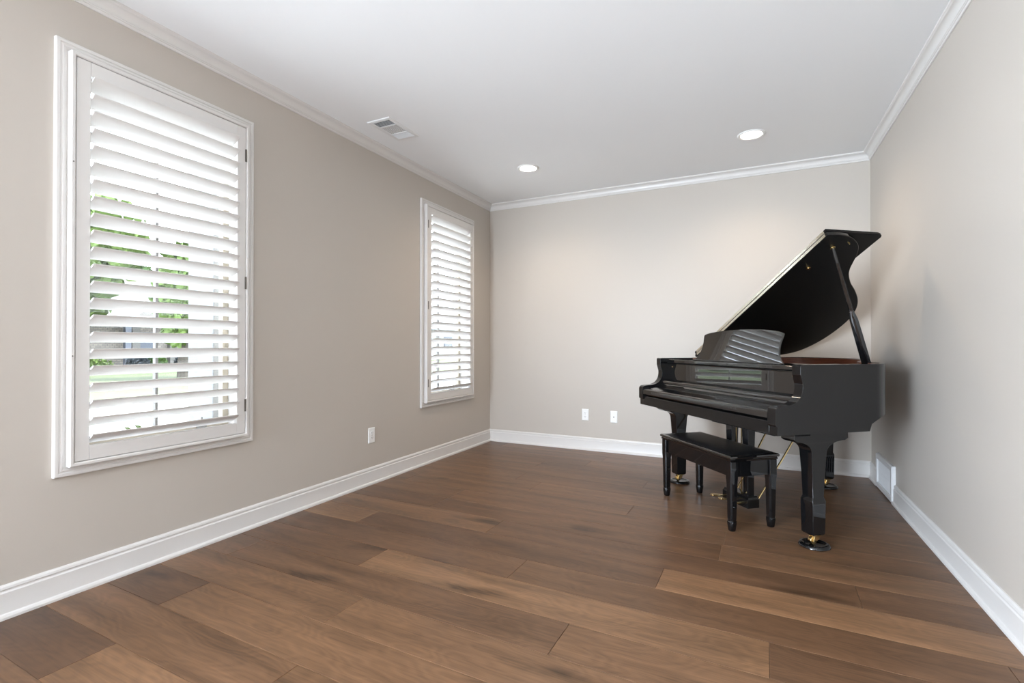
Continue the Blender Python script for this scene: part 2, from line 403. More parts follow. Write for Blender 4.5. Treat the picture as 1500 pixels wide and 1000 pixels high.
# ------------------------------------------------------------------ windows and shutters
def frame_sweep(prof, y0, y1, za, zb, fx):
    """mitred picture frame in the plane of the left wall; prof = (inset from outer edge, height off wall)"""
    loops = []
    for (sy, sz, Y, Z) in ((1, 1, y0, za), (-1, 1, y1, za), (-1, -1, y1, zb), (1, -1, y0, zb)):
        loops.append([(fx + h, Y + sy * i, Z + sz * i) for i, h in prof])
    loops.append(loops[0])
    return MB().loop_loft(loops, cap=False)
CASING = [(0, 0), (0, 0.019), (0.004, 0.021), (0.014, 0.021), (0.018, 0.017), (0.022, 0.017), (0.026, 0.020), (0.032, 0.018), (0.040, 0.013), (0.055, 0.012), (0.062, 0.010), (0.062, 0)]
def window(n, Y0):
    y0, y1, za, zb = Y0, Y0 + 0.938, 0.525, 2.433
    root = thing('window_%d' % n, None, None, (XL, (y0 + y1) / 2, 0.525), kind='structure')
    def put(o):                                   # parent keeping world coordinates
        o.parent = root; o.matrix_parent_inverse = Matrix.Translation(root.location).inverted(); return o
    put(frame_sweep(CASING, y0, y1, za, zb, XL).build('casing', M['trim'], smooth=25))
    a, b, c, d = y0 + 0.055, y1 - 0.053, 0.585, 2.375
    j = MB(); X0, X1 = XL - WT - 0.01, XL + 0.004
    j.box(X0, X1, a - 0.004, a + 0.012, c, d); j.box(X0, X1, b - 0.012, b + 0.004, c, d); j.box(X0, X1, a, b, d - 0.012, d + 0.004); j.box(X0, X1, a, b, c - 0.004, c + 0.014)
    put(j.build('jamb', M['trim'], smooth=0))
    s = MB(); X0, X1 = XL - 0.155, XL - 0.115; aa, bb, cc, dd = a + 0.012, b - 0.012, c + 0.014, d - 0.012; t = 0.036
    s.box(X0, X1, aa, aa + t, cc, dd); s.box(X0, X1, bb - t, bb, cc, dd); s.box(X0, X1, aa + t, bb - t, dd - t, dd); s.box(X0, X1, aa + t, bb - t, cc, cc + t + 0.01)
    put(s.build('sash', M['sash'], smooth=0, bevel=0.003))
    ym = (aa + bb) / 2 + 0.012
    put(MB().box(XL - 0.150, XL - 0.122, ym - 0.007, ym + 0.007, cc + t + 0.01, dd - t).build('mullion', M['mullion'], smooth=0, bevel=0.003))
    for (p, q) in ((aa + t, ym - 0.007), (ym + 0.007, bb - t)):
        put(MB().box(XL - 0.1375, XL - 0.1345, p, q, cc + t + 0.01, dd - t).build('pane', M['glass'], smooth=0))
    lt = MB(); lt.box(XL - 0.115, XL - 0.095, ym + 0.20, ym + 0.25, cc + 0.02, cc + 0.045); lt.box(XL - 0.1, XL - 0.092, ym + 0.215, ym + 0.225, cc + 0.045, cc + 0.09)
    put(lt.build('latch', M['mullion'], smooth=0, bevel=0.002))
window(1, WIN0); window(2, WIN0 + WSH)

NL, LP = 22, 0.0762
LZ = 0.665                                       # centre of the lowest louver
def shutter(Y0, hinge_far, label, proto=None):
    XF = XL + 0.050                              # room-side face of the shutter frame
    r = thing('plantation_shutter', label, 'shutter', (XL, Y0, 0.0), group='plantation shutters on the left wall')
    fy0, fy1, fz0, fz1 = 0.043, 0.888, 0.566, 2.386
    F = [(0, 0.0125), (0, 0.046), (0.003, 0.050), (0.013, 0.050), (0.0175, 0.046), (0.0175, 0.0125)]
    frame_sweep(F, fy0, fy1, fz0, fz1, 0).build('frame', M['shutter'], r, smooth=25)
    p0, p1, q0, q1 = fy0 + 0.0200, fy1 - 0.0200, fz0 + 0.0200, fz1 - 0.0200
    sw = 0.052; xa, xb = 0.018, 0.0455
    MB().box(xa, xb, p0, p0 + sw, q0, q1).build('stile', M['shutter'], r, smooth=0, bevel=0.002)
    MB().box(xa, xb, p1 - sw, p1, q0, q1).build('stile', M['shutter'], r, smooth=0, bevel=0.002)
    MB().box(xa, xb, p0 + sw, p1 - sw, q1 - 0.062, q1).build('rail', M['shutter'], r, smooth=0, bevel=0.0015)
    MB().box(xa, xb, p0 + sw, p1 - sw, q0, q0 + 0.062).build('rail', M['shutter'], r, smooth=0, bevel=0.0015)
    # louvers: lens-shaped blades tilted with the room edge up
    ly0, ly1 = p0 + sw + 0.002, p1 - sw - 0.002
    if proto is None:
        n = 20; prof = []
        for i in range(n):
            a = 2 * PI * i / n; c, s = math.cos(a), math.sin(a)
            prof.append((0.0455 * math.copysign(abs(c) ** 0.75, c), 0.0062 * math.copysign(abs(s) ** 0.8, s)))
        T = R(30); prof = [(x * math.cos(T) - z * math.sin(T), x * math.sin(T) + z * math.cos(T)) for x, z in prof]
        mb = MB().loop_loft([[(x, t, z) for x, z in prof] for t in (0, ly1 - ly0)])
        proto = mb.build('louver', M['shutter'], r, smooth=50)
        first = proto
    else:
        first = share(proto, r)
    z_lo, z_hi = q0 + 0.062 + 0.030, q1 - 0.062 - 0.030
    for i in range(NL):
        o = first if i == 0 else share(first, r)
        o.location = ((xa + xb) / 2, ly0, z_lo + (z_hi - z_lo) * i / (NL - 1))
    yh = p1 - 0.001 if hinge_far else p0 + 0.001
    for zc in (q0 + 0.16, 1.46, q1 - 0.16):
        h = MB().box(0.0455, 0.0475, yh - 0.005, yh + 0.005, zc - 0.036, zc + 0.036)
        h.tube([(0.0485, yh, zc - 0.036), (0.0485, yh, zc + 0.036)], 0.0035, 8)
        h.build('hinge', M['hinge'], r)
    ys_ = p0 - 0.0125 if hinge_far else p1 + 0.0125
    for zc in ((1.05, 1.90) if hinge_far else (1.05,)):
        MB().tube([(0.0495, ys_, zc), (0.0515, ys_, zc)], 0.0028, 10).build('screw', M['hinge'], r)
    return proto
pr = shutter(WIN0, True, 'white plantation shutter on the near window, with hinges on its right side')
shutter(WIN0 + WSH, False, 'white plantation shutter on the far window by the corner, hinged on its left side', pr)

# ------------------------------------------------------------------ ceiling vent, lights, outlets, register
def vent():
    x0, x1, y0, y1 = -2.490, -2.285, 2.722, 3.070
    r = thing('ceiling_vent', 'white rectangular air vent in the ceiling above the left wall', 'vent', ((x0 + x1) / 2, (y0 + y1) / 2, H))
    hx, hy = (x1 - x0) / 2, (y1 - y0) / 2
    ix, iy = hx - 0.030, hy - 0.030
    prof = [(0, -0.0005), (0.003, -0.006), (0.010, -0.008), (0.026, -0.008), (0.030, -0.005), (0.030, -0.0005)]
    lp = []
    for sx, sy in ((1, 1), (-1, 1), (-1, -1), (1, -1)):
        lp.append([(-sx * (hx - i), -sy * (hy - i), h) for i, h in prof])
    lp.append(lp[0])
    MB().loop_loft(lp, cap=False).build('frame', M['vent'], r, smooth=25)
    MB().box(-ix, ix, -iy, iy, -0.0016, -0.0006).build('shade_backing', M['dark'], r, smooth=0)  # flat dark sheet painted as the shade of a duct behind
    L = 2 * iy; a = -iy + L * 0.27; b = iy - L * 0.27
    for yy in (a, b): MB().box(-ix, ix, yy - 0.005, yy + 0.005, -0.008, -0.0016).build('divider', M['vent'], r, smooth=0)
    def slat(p, q, tilt):
        p = Vector(p); q = Vector(q); d = (q - p).normalized(); side = Vector((-d.y, d.x, 0))
        n = side * math.cos(tilt) + Vector((0, 0, 1)) * math.sin(tilt); h = 0.0062
        nn = d.cross(n) * 0.0005
        return MB().loop_loft([[e + n * (-h / 2) - nn, e + n * (h / 2) - nn, e + n * (h / 2) + nn, e + n * (-h / 2) + nn] for e in (p, q)])
    for i in range(7):
        y = -iy + (a - 0.005 + iy) * (i + 0.5) / 7; slat((-ix, y, -0.005), (ix, y, -0.005), R(40)).build('slat', M['vent'], r, smooth=0)
        y = b + 0.005 + (iy - b - 0.005) * (i + 0.5) / 7; slat((-ix, y, -0.005), (ix, y, -0.005), R(100)).build('slat', M['vent'], r, smooth=0)
    for i in range(11):
        x = -ix + 2 * ix * (i + 0.5) / 11; slat((x, a + 0.005, -0.005), (x, b - 0.005, -0.005), R(152)).build('slat', M['vent'], r, smooth=0)
vent()

def can(x, y, label):
    r = thing('recessed_light', label, 'ceiling light', (x, y, H), group='recessed ceiling lights')
    MB().lathe([(0.073, -0.001), (0.098, -0.001), (0.098, -0.004), (0.094, -0.008), (0.086, -0.010), (0.078, -0.0085), (0.073, -0.004)], n=40, cap=False).build('trim_ring', M['plastic'], r)
    MB().lathe([(0.001, -0.0035), (0.040, -0.0035), (0.0735, -0.0030), (0.0735, -0.0008), (0.001, -0.0008)], n=40).build('lens', M['lamp'], r)
    d = bpy.data.lights.new('lamp', 'SPOT'); d.energy = LAMP; d.color = (1.0, 0.80, 0.60); d.spot_size = R(150); d.spot_blend = 0.9; d.shadow_soft_size = 0.07
    o = bpy.data.objects.new('lamp', d); C.objects.link(o); o.parent = r; o.location = (0, 0, -0.02)
LAMP = 26.0
can(-1.822, 4.072, 'round recessed ceiling light nearer the far window, left of the two')
can(-0.003, 4.166, 'round recessed ceiling light above the piano, right of the two')

def plate_on(wall, t, z, label, cat, kind, name):
    rz = {'left': PI / 2, 'back': 0}[wall]
    loc = (XL, t, z) if wall == 'left' else (t, YB, z)
    r = thing(name, label, cat, loc, rz)
    # local: x across, -y out of the wall
    ww, hh = 0.036, 0.060
    MB().loop_loft([[(-ww, 0, -hh), (ww, 0, -hh), (ww, 0, hh), (-ww, 0, hh)], [(-ww, -0.003, -hh), (ww, -0.003, -hh), (ww, -0.003, hh), (-ww, -0.003, hh)],
                    [(-ww + .004, -0.0065, -hh + .004), (ww - .004, -0.0065, -hh + .004), (ww - .004, -0.0065, hh - .004), (-ww + .004, -0.0065, hh - .004)]]).build('cover_plate', M['plastic'], r, smooth=0, bevel=0.0008)
    if kind == 'duplex':
        for s in (-1, 1):
            f = MB().prism(arc(0, 0, 0.0165, 20, 160, 8, 0.0142) + arc(0, 0, 0.0165, 200, 340, 8, 0.0142), lambda a, b, tt: (a, tt, s * 0.0195 + b), -0.0060, -0.0085).build('receptacle', M['plastic'], r)
            for dx in (-0.0063, 0.0063):
                MB().box(dx - 0.0012, dx + 0.0012, -0.0090, -0.0083, s * 0.0195 - 0.001, s * 0.0195 + 0.007).build('slot', M['dark'], f, smooth=0)
            MB().tube([(0, -0.0083, s * 0.0195 - 0.007), (0, -0.0090, s * 0.0195 - 0.007)], 0.0022, 10).build('ground_hole', M['dark'], f)
        MB().tube([(0, -0.006, 0), (0, -0.0078, 0)], 0.003, 10).build('screw', M['steel'], r)
    else:
        MB().tube([(0, -0.006, 0), (0, -0.010, 0)], 0.0072, 6).build('nut', M['steel'], r)
        MB().tube([(0, -0.010, 0), (0, -0.018, 0)], [0.0048, 0.0046], 12).build('coax_jack', M['hinge'], r)
        for s in (-1, 1): MB().tube([(0, -0.006, s * 0.042), (0, -0.0078, s * 0.042)], 0.003, 10).build('screw', M['plastic'], r)
plate_on('left', 3.020, 0.383, 'white wall outlet low on the left wall between the two windows', 'outlet', 'duplex', 'wall_outlet')
plate_on('back', -1.573, 0.367, 'white duplex outlet low on the back wall', 'outlet', 'duplex', 'wall_outlet')
plate_on('back', -1.270, 0.362, 'white coaxial cable plate with a dark jack on the back wall', 'wall plate', 'coax', 'cable_plate')

def register():
    y0, y1, zt = 4.213, 4.705, 0.258
    r = thing('wall_register', 'white metal air register at the foot of the right wall behind the piano', 'vent', (XR, (y0 + y1) / 2, 0))
    hy = (y1 - y0) / 2
    prof = [(0, 0), (0, -0.014), (0.006, -0.024), (0.034, -0.024), (0.040, -0.020), (0.044, -0.006), (0.044, 0)]
    lp = []
    for sy, sz, Y, Z in ((1, 1, -hy, 0.001), (-1, 1, hy, 0.001), (-1, -1, hy, zt), (1, -1, -hy, zt)):
        lp.append([(h, Y + sy * i, Z + sz * i) for i, h in prof])
    lp.append(lp[0])
    MB().loop_loft(lp, cap=False).build('frame', M['vent'], r, smooth=25)
    MB().box(-0.004, -0.001, -hy + 0.042, hy - 0.042, 0.042, zt - 0.042).build('shade_backing', M['dark'], r, smooth=0)  # dark sheet in place of a shaded duct opening
    n = 26; s0 = None
    for i in range(n):
        y = -hy + 0.046 + (2 * hy - 0.092) * (i + 0.5) / n
        if s0 is None: s0 = MB().box(-0.016, -0.004, -0.0020, 0.0020, 0.043, zt - 0.043).build('slat', M['vent'], r, smooth=0); o = s0
        else: o = share(s0, r)
        o.location = (0, y, 0); o.rotation_euler = (0, 0, R(20))
    for zc in (0.129,): MB().box(-0.0145, -0.011, -hy + 0.05, hy - 0.05, zc - 0.0012, zc + 0.0012).build('crossbar', M['vent'], r, smooth=0)
register()

# ------------------------------------------------------------------ grand piano (local x = towards the treble side, y = towards the tail)
PO, PR = (-0.1255, 3.644, 0.0), R(-50)
def piano():
    r = thing('grand_piano', 'glossy black baby grand piano with its lid propped open in the right corner', 'piano', PO, PR)
    K = M['black']
    W = 0.72; ZT = 0.993
    # lid outline in (distance from hinge, y)
    lid_s = [(1.478, 0.229), (1.485, 0.30), (1.478, 0.38), (1.450, 0.455), (1.400, 0.530), (1.325, 0.592), (1.255, 0.632), (1.190, 0.670), (1.128, 0.722), (1.047, 0.815),
             (0.966, 0.931), (0.880, 1.040), (0.795, 1.124), (0.705, 1.187), (0.595, 1.236), (0.455, 1.262), (0.310, 1.262), (0.185, 1.232), (0.090, 1.172), (0.036, 1.075), (0.008, 0.96), (0.0, 0.84), (0.0, 0.70)]
    U0 = -0.738
    lid_d = spline(lid_s, 5)
    # rim: offset inwards from the lid outline
    uv = [(U0 + s, y) for s, y in lid_d]
    def offset(pts, d):
        out = []
        for i, p in enumerate(pts):
            a = pts[max(i - 1, 0)]; b = pts[min(i + 1, len(pts) - 1)]
            tx, ty = b[0] - a[0], b[1] - a[1]; l = math.hypot(tx, ty) or 1
            out.append((p[0] - ty / l * d, p[1] + tx / l * d))   # left of travel = inwards (travels counter-clockwise)
        return out
    base = [(min(max(x, -W), W), y) for x, y in offset(uv, 0.020)]
    base = [(W, 0.15)] + [p for p in base if p[1] > 0.24] + [(-W, 0.45), (-W, 0.15)]
    # remove duplicates
    bs = [base[0]]
    for p in base[1:]:
        if math.hypot(p[0] - bs[-1][0], p[1] - bs[-1][1]) > 0.004: bs.append(p)
    base = bs
    def zbot(y):
        if y < 0.318: return 0.624
        if y < 0.328: return 0.655
        t = min((y - 0.328) / 0.11, 1.0); return 0.662 + 0.040 * math.sin(t * PI / 2)
    # densify the straight cheek so the step at its foot is crisp
    dense = []
    for i in range(len(base) - 1):
        a, b = base[i], base[i + 1]; n = max(1, int(math.hypot(b[0] - a[0], b[1] - a[1]) / 0.012))
        for j in range(n): dense.append((a[0] + (b[0] - a[0]) * j / n, a[1] + (b[1] - a[1]) * j / n))
    dense.append(base[-1])
    th_o, th_i = 0.026, 0.028
    inn = offset(dense, th_o); inn2 = offset(dense, th_o + th_i)
    def wallstrip(o_, i_, top, zb):
        return MB().loop_loft([[(o[0], o[1], zb(o[1])), (o[0], o[1], top - 0.002), (o[0] + (i[0] - o[0]) * .08, o[1] + (i[1] - o[1]) * .08, top), (i[0] + (o[0] - i[0]) * .08, i[1] + (o[1] - i[1]) * .08, top), (i[0], i[1], top - 0.002), (i[0], i[1], zb(o[1]))] for o, i in zip(o_, i_)])
    wallstrip(dense, inn, ZT, zbot).build('rim', K, r, smooth=30)
    wallstrip(inn, inn2, ZT - 0.004, lambda y: 0.80).build('inner_rim', M['mahogany'], r, smooth=30)
    # soundboard and iron plate inside
    ins = offset(dense, th_o + th_i + 0.002)
    MB().loop_loft([[(p[0], p[1], 0.800) for p in ins], [(p[0], p[1], 0.815) for p in ins]]).build('soundboard', M['spruce'], r, smooth=0)
    pl = offset(dense, th_o + th_i + 0.035)
    MB().loop_loft([[(p[0], p[1], 0.855) for p in pl], [(p[0], p[1], 0.875) for p in pl]]).build('iron_plate', M['plate'], r, smooth=0, bevel=0.004)
    st = MB()
    for i in range(40):
        x = -0.60 + 1.16 * i / 39; y1 = 1.02 - 0.62 * (i / 39) ** 1.3
        st.tube([(x, 0.17, 0.888), (x - 0.02, y1, 0.888)], 0.0012, 5)
    so = st.build('strings', M['steel'], r); so['kind'] = 'stuff'
    # cheeks with their scrolled arms
    arm = [(0.149, 0.624), (0.15, 0.624), (0.15, ZT), (0.149, ZT)] + [(-0.132, ZT), (-0.139, ZT - 0.003), (-0.142, ZT - 0.010), (-0.142, 0.948)] + \
          spline([(-0.142, 0.940), (-0.134, 0.912), (-0.127, 0.885), (-0.130, 0.850), (-0.143, 0.820), (-0.168, 0.796), (-0.205, 0.782)], 4) + \
          [(-0.262, 0.778), (-0.282, 0.775), (-0.295, 0.766), (-0.300, 0.752), (-0.300, 0.680), (-0.297, 0.672), (-0.288, 0.670), (-0.288, 0.624)]
    for s in (1, -1):
        MB().prism(arm, lambda a, b, t: (t, a, b), s * 0.662, s * W).build('arm', K, r, bevel=0.003, segs=3, smooth=30, only=lambda p: p[1] < 0.1495)
    # keybed, keyslip, closed key cover, fallboard
    MB().box(-0.661, 0.661, -0.25, 0.315, 0.626, 0.662).build('keybed', M['satin_black'], r, smooth=0, bevel=0.003)
    ks = [(-0.246, 0.624), (-0.288, 0.624), (-0.289, 0.690), (-0.284, 0.697), (-0.246, 0.699)]
    MB().prism(ks, lambda a, b, t: (t, a, b), -0.6615, 0.6615).build('keyslip', K, r, bevel=0.002, smooth=30)
    MB().box(0.06, 0.60, -0.20, -0.02, 0.598, 0.627).build('underframe', M['satin_black'], r, smooth=0, bevel=0.003)
    cov = [(-0.06, 0.70), (-0.06, 0.80)] + [(-0.112 + 0.024 * math.cos(R(a)), 0.797 + 0.023 * math.sin(R(a))) for a in range(40, 201, 16)] + \
          spline([(-0.137, 0.786), (-0.152, 0.776), (-0.175, 0.771), (-0.215, 0.766), (-0.262, 0.757)], 4) + arc(-0.280, 0.735, 0.0175, 75, 180, 6) + [(-0.2975, 0.712), (-0.293, 0.707), (-0.245, 0.705)]
    MB().prism(cov, lambda a, b, t: (t, a, b), -0.658, 0.658).build('key_cover', M['gloss'], r, smooth=30)
    fb = MB().prism([(-0.050, 0.80), (-0.070, 0.808), (-0.070, 0.948), (-0.050, 0.948)], lambda a, b, t: (t, a, b), -0.6605, 0.6605).build('fallboard', M['gloss'], r, bevel=0.002, smooth=0)
    for s in (-0.60, 0.60): MB().lathe([(0.004, 0), (0.006, 0.002), (0.006, 0.006), (0.002, 0.008)], n=12).build('stop_button', M['brass'], fb).matrix_local = Matrix.Translation((s, -0.070, 0.925)) @ Matrix.Rotation(PI / 2, 4, 'X')
    # music shelf and desk
    MB().box(-0.6605, 0.6605, -0.085, 0.215, 0.952, 0.957).build('shelf_rail', M['satin_black'], r, smooth=0)
    MB().box(-0.6605, 0.6605, -0.080, 0.215, 0.957, 0.982).build('music_shelf', M['gloss'], r, smooth=0, bevel=0.004, segs=3)
    halfs = [(0.0, 0.2235), (0.10, 0.2225), (0.22, 0.217), (0.32, 0.207), (0.368, 0.197), (0.380, 0.190), (0.381, 0.180), (0.377, 0.155), (0.372, 0.125), (0.374, 0.090), (0.384, 0.055), (0.405, 0.025), (0.424, 0.008), (0.428, 0.0)]
    right = spline(halfs, 3); outline = [(a, b) for a, b in right] + [(-a, b) for a, b in reversed(right)][:-1]
    tilt = 0.26
    MB().prism(outline, lambda a, b, t: (a + 0.01, 0.004 + b * math.sin(tilt) + t * math.cos(tilt), 0.985 + b * math.cos(tilt) - t * math.sin(tilt)), 0.0, 0.014).build('music_desk', M['gloss'], r, bevel=0.003, smooth=30)
    lg = MB().box(-0.42, 0.44, -0.016, 0.004, 0.982, 0.990); lg.build('desk_ledge', M['gloss'], r, smooth=0, bevel=0.003)
    for x in (-0.20, 0.22): MB().tube([(x, 0.062, 1.10), (x, 0.130, 0.985)], 0.005, 8).build('desk_stay', M['satin_black'], r)
    # opened lid, tilted about the bass side
    TH = R(30.1); ZL = 0.996
    lo = bpy.data.objects.new('lid', None)
    def L3(s, y, t): return (U0 + s * math.cos(TH) - t * math.sin(TH), y, ZL + s * math.sin(TH) + t * math.cos(TH))
    lid_poly = lid_d + [(0.0, 0.229)]
    lid = MB().loop_loft([[L3(a, b, 0.0) for a, b in lid_poly], [L3(a, b, 0.022) for a, b in lid_poly]]).build('lid', K, r, bevel=0.003, smooth=30)
    und = MB().loop_loft([[L3(a, b, -0.0012) for a, b in offset(lid_poly, 0.004)], [L3(a, b, 0.0008) for a, b in offset(lid_poly, 0.004)]])
    und.build('lid_underside', M['satin_black'], lid, smooth=0)
    flap = [(0.004, 0.233), (1.480, 0.233), (1.482, 0.62), (1.476, 0.645), (1.462, 0.655), (0.004, 0.655)]
    MB().loop_loft([[L3(a, b, 0.026) for a, b in flap], [L3(a, b, 0.048) for a, b in flap]]).build('lid_flap', M['satin_black'], r, bevel=0.004, segs=3, smooth=30)
    for y in (0.42, 0.72): MB().tube([(U0 - 0.004, y - 0.06, ZL + 0.008), (U0 - 0.004, y + 0.06, ZL + 0.008)], 0.006, 8).build('lid_hinge', M['brass'], r)
    for t0, t1, y_ in ((0.003, 0.019, 0.229), (0.029, 0.045, 0.233)):
        MB().loop_loft([[L3(s, y_ - 0.0015, t0), L3(s, y_ - 0.0015, t1), L3(s, y_ + 0.001, t1), L3(s, y_ + 0.001, t0)] for s in (0.03, 1.462)]).build('flap_hinge', M['nickel'], r, smooth=0)
    MB().tube([L3(0.03, 0.230, 0.024), L3(1.462, 0.230, 0.024)], 0.0028, 8).build('hinge_pin', M['steel'], r)
    def cup(s, y, nm, rad):
        a = Vector(L3(s, y, -0.001)); n = Vector((math.sin(TH), 0, -math.cos(TH)))
        MB().tube([a, a + n * 0.006, a + n * 0.0062, a + n * 0.014], [rad, rad, rad * 0.7, rad * 0.62], 16).build(nm, M['brass'], r)
    cup(1.187, 0.339, 'prop_cup', 0.013); cup(1.381, 0.349, 'prop_cup', 0.014); cup(1.429, 0.424, 'rubber_button', 0.005)
    # prop stick: wide lower board, thinner upper stick
    A = Vector((0.500, 0.568, 0.945)); B = Vector(L3(1.381, 0.349, -0.012))
    D = (B - A).normalized(); sd = D.cross(Vector((0.0, 1.0, 0))).normalized(); tk = D.cross(sd).normalized(); Lp = (B - A).length
    sd, tk = (Vector((0.75, 0.66, 0)) - D * D.dot(Vector((0.75, 0.66, 0)))).normalized(), None
    tk = D.cross(sd).normalized()
    def stick(lv): return MB().loop_loft([[A + D * (f * Lp) + sd * (a * wd / 2) + tk * (b * tn / 2) for a, b in ((-1, -.6), (-.6, -1), (.6, -1), (1, -.6), (1, .6), (.6, 1), (-.6, 1), (-1, .6))] for f, wd, tn in lv])
    stick([(0, 0.048, 0.020), (0.30, 0.046, 0.020), (0.42, 0.043, 0.019), (0.47, 0.030, 0.017), (0.49, 0.024, 0.015)]).build('lid_prop', K, r, smooth=30)
    stick([(0.485, 0.024, 0.014), (0.75, 0.021, 0.013), (0.96, 0.017, 0.012), (1.0, 0.013, 0.010)]).build('prop_extension', K, r, smooth=30)
    MB().tube([A - sd * 0.001 + tk * 0.03 + D * 0.02, A - tk * 0.03 + D * 0.02], 0.008, 10).build('prop_pivot', M['brass'], r)
    # legs
    def leg(cu, cv, s, top=0.626):
        f = []   # (z, half u, v-, v+)
        lv = [(0.066, 0.034, 0.034, 0.034), (0.074, 0.040, 0.040, 0.040), (0.225, 0.042, 0.043, 0.043), (0.252, 0.042, 0.043, 0.043), (0.268, 0.037, 0.038, 0.038), (0.272, 0.036, 0.036, 0.036),
              (0.40, 0.039, 0.041, 0.041), (0.515, 0.042, 0.050, 0.050)]
        for q in range(1, 8):
            a = R(90 * q / 7); lv.append((0.515 + 0.062 * math.sin(a), 0.042 + 0.004 * (1 - math.cos(a)), 0.050 + 0.098 * (1 - math.cos(a)), 0.050 + 0.118 * (1 - math.cos(a))))
        lv += [(0.583, 0.047, 0.158, 0.180), (0.590, 0.047, 0.166, 0.190), (top, 0.047, 0.166, 0.190)]
        lg = MB().rects([(z, cu - h, cu + h, cv - a, cv + b) for z, h, a, b in lv]).build('leg', K, r, smooth=25, bevel=0.0025)
        c = MB(); cc = (cu + 0.006, cv + 0.002)
        c.box(cc[0] - 0.012, cc[0] + 0.012, cc[1] - 0.018, cc[1] + 0.018, 0.050, 0.066)
        for sg in (-1, 1):
            c.prism([(-0.016, 0.062), (0.016, 0.062), (0.014, 0.040), (-0.010, 0.026), (-0.022, 0.026), (-0.022, 0.040)], lambda a, b, t: (cc[0] + t, cc[1] + a, b), sg * 0.013, sg * 0.018)
        c.build('caster_fork', M['brass'], lg, bevel=0.0015)
        MB().tube([(cc[0] - 0.0115, cc[1] - 0.014, 0.0345), (cc[0] + 0.0115, cc[1] - 0.014, 0.0345)], 0.0215, 20).build('caster_wheel', M['brass'], lg, bevel=0.003)
        MB().lathe([(0.030, 0.060), (0.034, 0.064), (0.034, 0.068), (0.002, 0.068)], cc[0], cc[1], 20).build('caster_plate', M['brass'], lg)
        return cc
    L1 = leg(0.645, 0.010, 1); L2 = leg(-0.645, 0.010, -1); L3_ = leg(-0.25, 1.035, 1, 0.705)
    MB().box(-0.36, -0.14, 0.87, 1.13, 0.690, 0.712).build('leg_block', M['satin_black'], r, smooth=0, bevel=0.003)
    for y, x1 in ((0.45, 0.62), (0.75, 0.30)): MB().box(-0.70, x1, y - 0.04, y + 0.04, 0.706, 0.80).build('brace_beam', M['satin_black'], r, smooth=0, bevel=0.003)
    MB().box(0.50, 0.70, -0.155, -0.06, 0.612, 0.625).build('leg_plate', M['satin_black'], r, smooth=0, bevel=0.002)
    # pedal lyre
    ly = MB().box(-0.135, 0.135, 0.025, 0.105, 0.545, 0.627)
    ly = ly.build('pedal_lyre', K, r, smooth=0, bevel=0.004)
    for x in (-0.080, 0.080):
        MB().rects([(0.105, x - 0.022, x + 0.022, 0.040, 0.090), (0.33, x - 0.024, x + 0.024, 0.040, 0.090), (0.547, x - 0.030, x + 0.030, 0.036, 0.094)]).build('lyre_post', K, ly, smooth=0, bevel=0.003)
    MB().rects([(0.030, -0.125, 0.125, 0.020, 0.110), (0.088, -0.125, 0.125, 0.020, 0.110), (0.100, -0.118, 0.118, 0.028, 0.102), (0.108, -0.118, 0.118, 0.028, 0.102)]).build('pedal_box', K, ly, smooth=0, bevel=0.003)
    for x in (-0.085, 0.0, 0.085):
        plan = [(x - 0.010, 0.022), (x - 0.010, -0.02), (x - 0.018, -0.05), (x - 0.022, -0.075), (x - 0.017, -0.096), (x, -0.106), (x + 0.017, -0.096), (x + 0.022, -0.075), (x + 0.018, -0.05), (x + 0.010, -0.02), (x + 0.010, 0.022)]
        MB().loop_loft([[(a, b, 0.056 + 0.010 * max(0, (-b) / 0.1)) for a, b in plan], [(a, b, 0.066 + 0.010 * max(0, (-b) / 0.1)) for a, b in plan]]).build('pedal', M['brass'], ly, bevel=0.0025, smooth=30)
        MB().tube([(x * 0.6, 0.075, 0.108), (x * 0.6, 0.075, 0.627)], 0.004, 8).build('pedal_rod', M['brass'], ly)
    for s in (-1, 1):
        MB().tube([(s * 0.105, 0.108, 0.070), (s * 0.120, 0.300, 0.345), (s * 0.135, 0.490, 0.628)], 0.0062, 10).build('brace_rod', M['brass'], ly)
    return [L1, L2, L3_]
spots = piano()
cp, sp = math.cos(PR), math.sin(PR)
lab = ['black caster cup under the front right leg of the piano, nearest of the three', 'black caster cup under the front left leg of the piano, behind the bench', 'black caster cup under the tail leg of the piano, mostly hidden']
cup0 = None
for (u_, v_), lb in zip(spots, lab):
    x = PO[0] + cp * u_ - sp * v_; y = PO[1] + sp * u_ + cp * v_
    cmb = MB().lathe([(0.002, 0.0), (0.074, 0.0), (0.078, 0.004), (0.076, 0.011), (0.069, 0.018), (0.060, 0.019), (0.052, 0.0135), (0.047, 0.0125), (0.002, 0.0125)], n=40)
    if cup0 is None: cup0 = cmb.build('caster_cup', M['black'], None, smooth=40); o = cup0
    else: o = share(cup0)
    o.location = (x, y, 0); tag(o, lb, 'caster cup', 'caster cups under the piano')

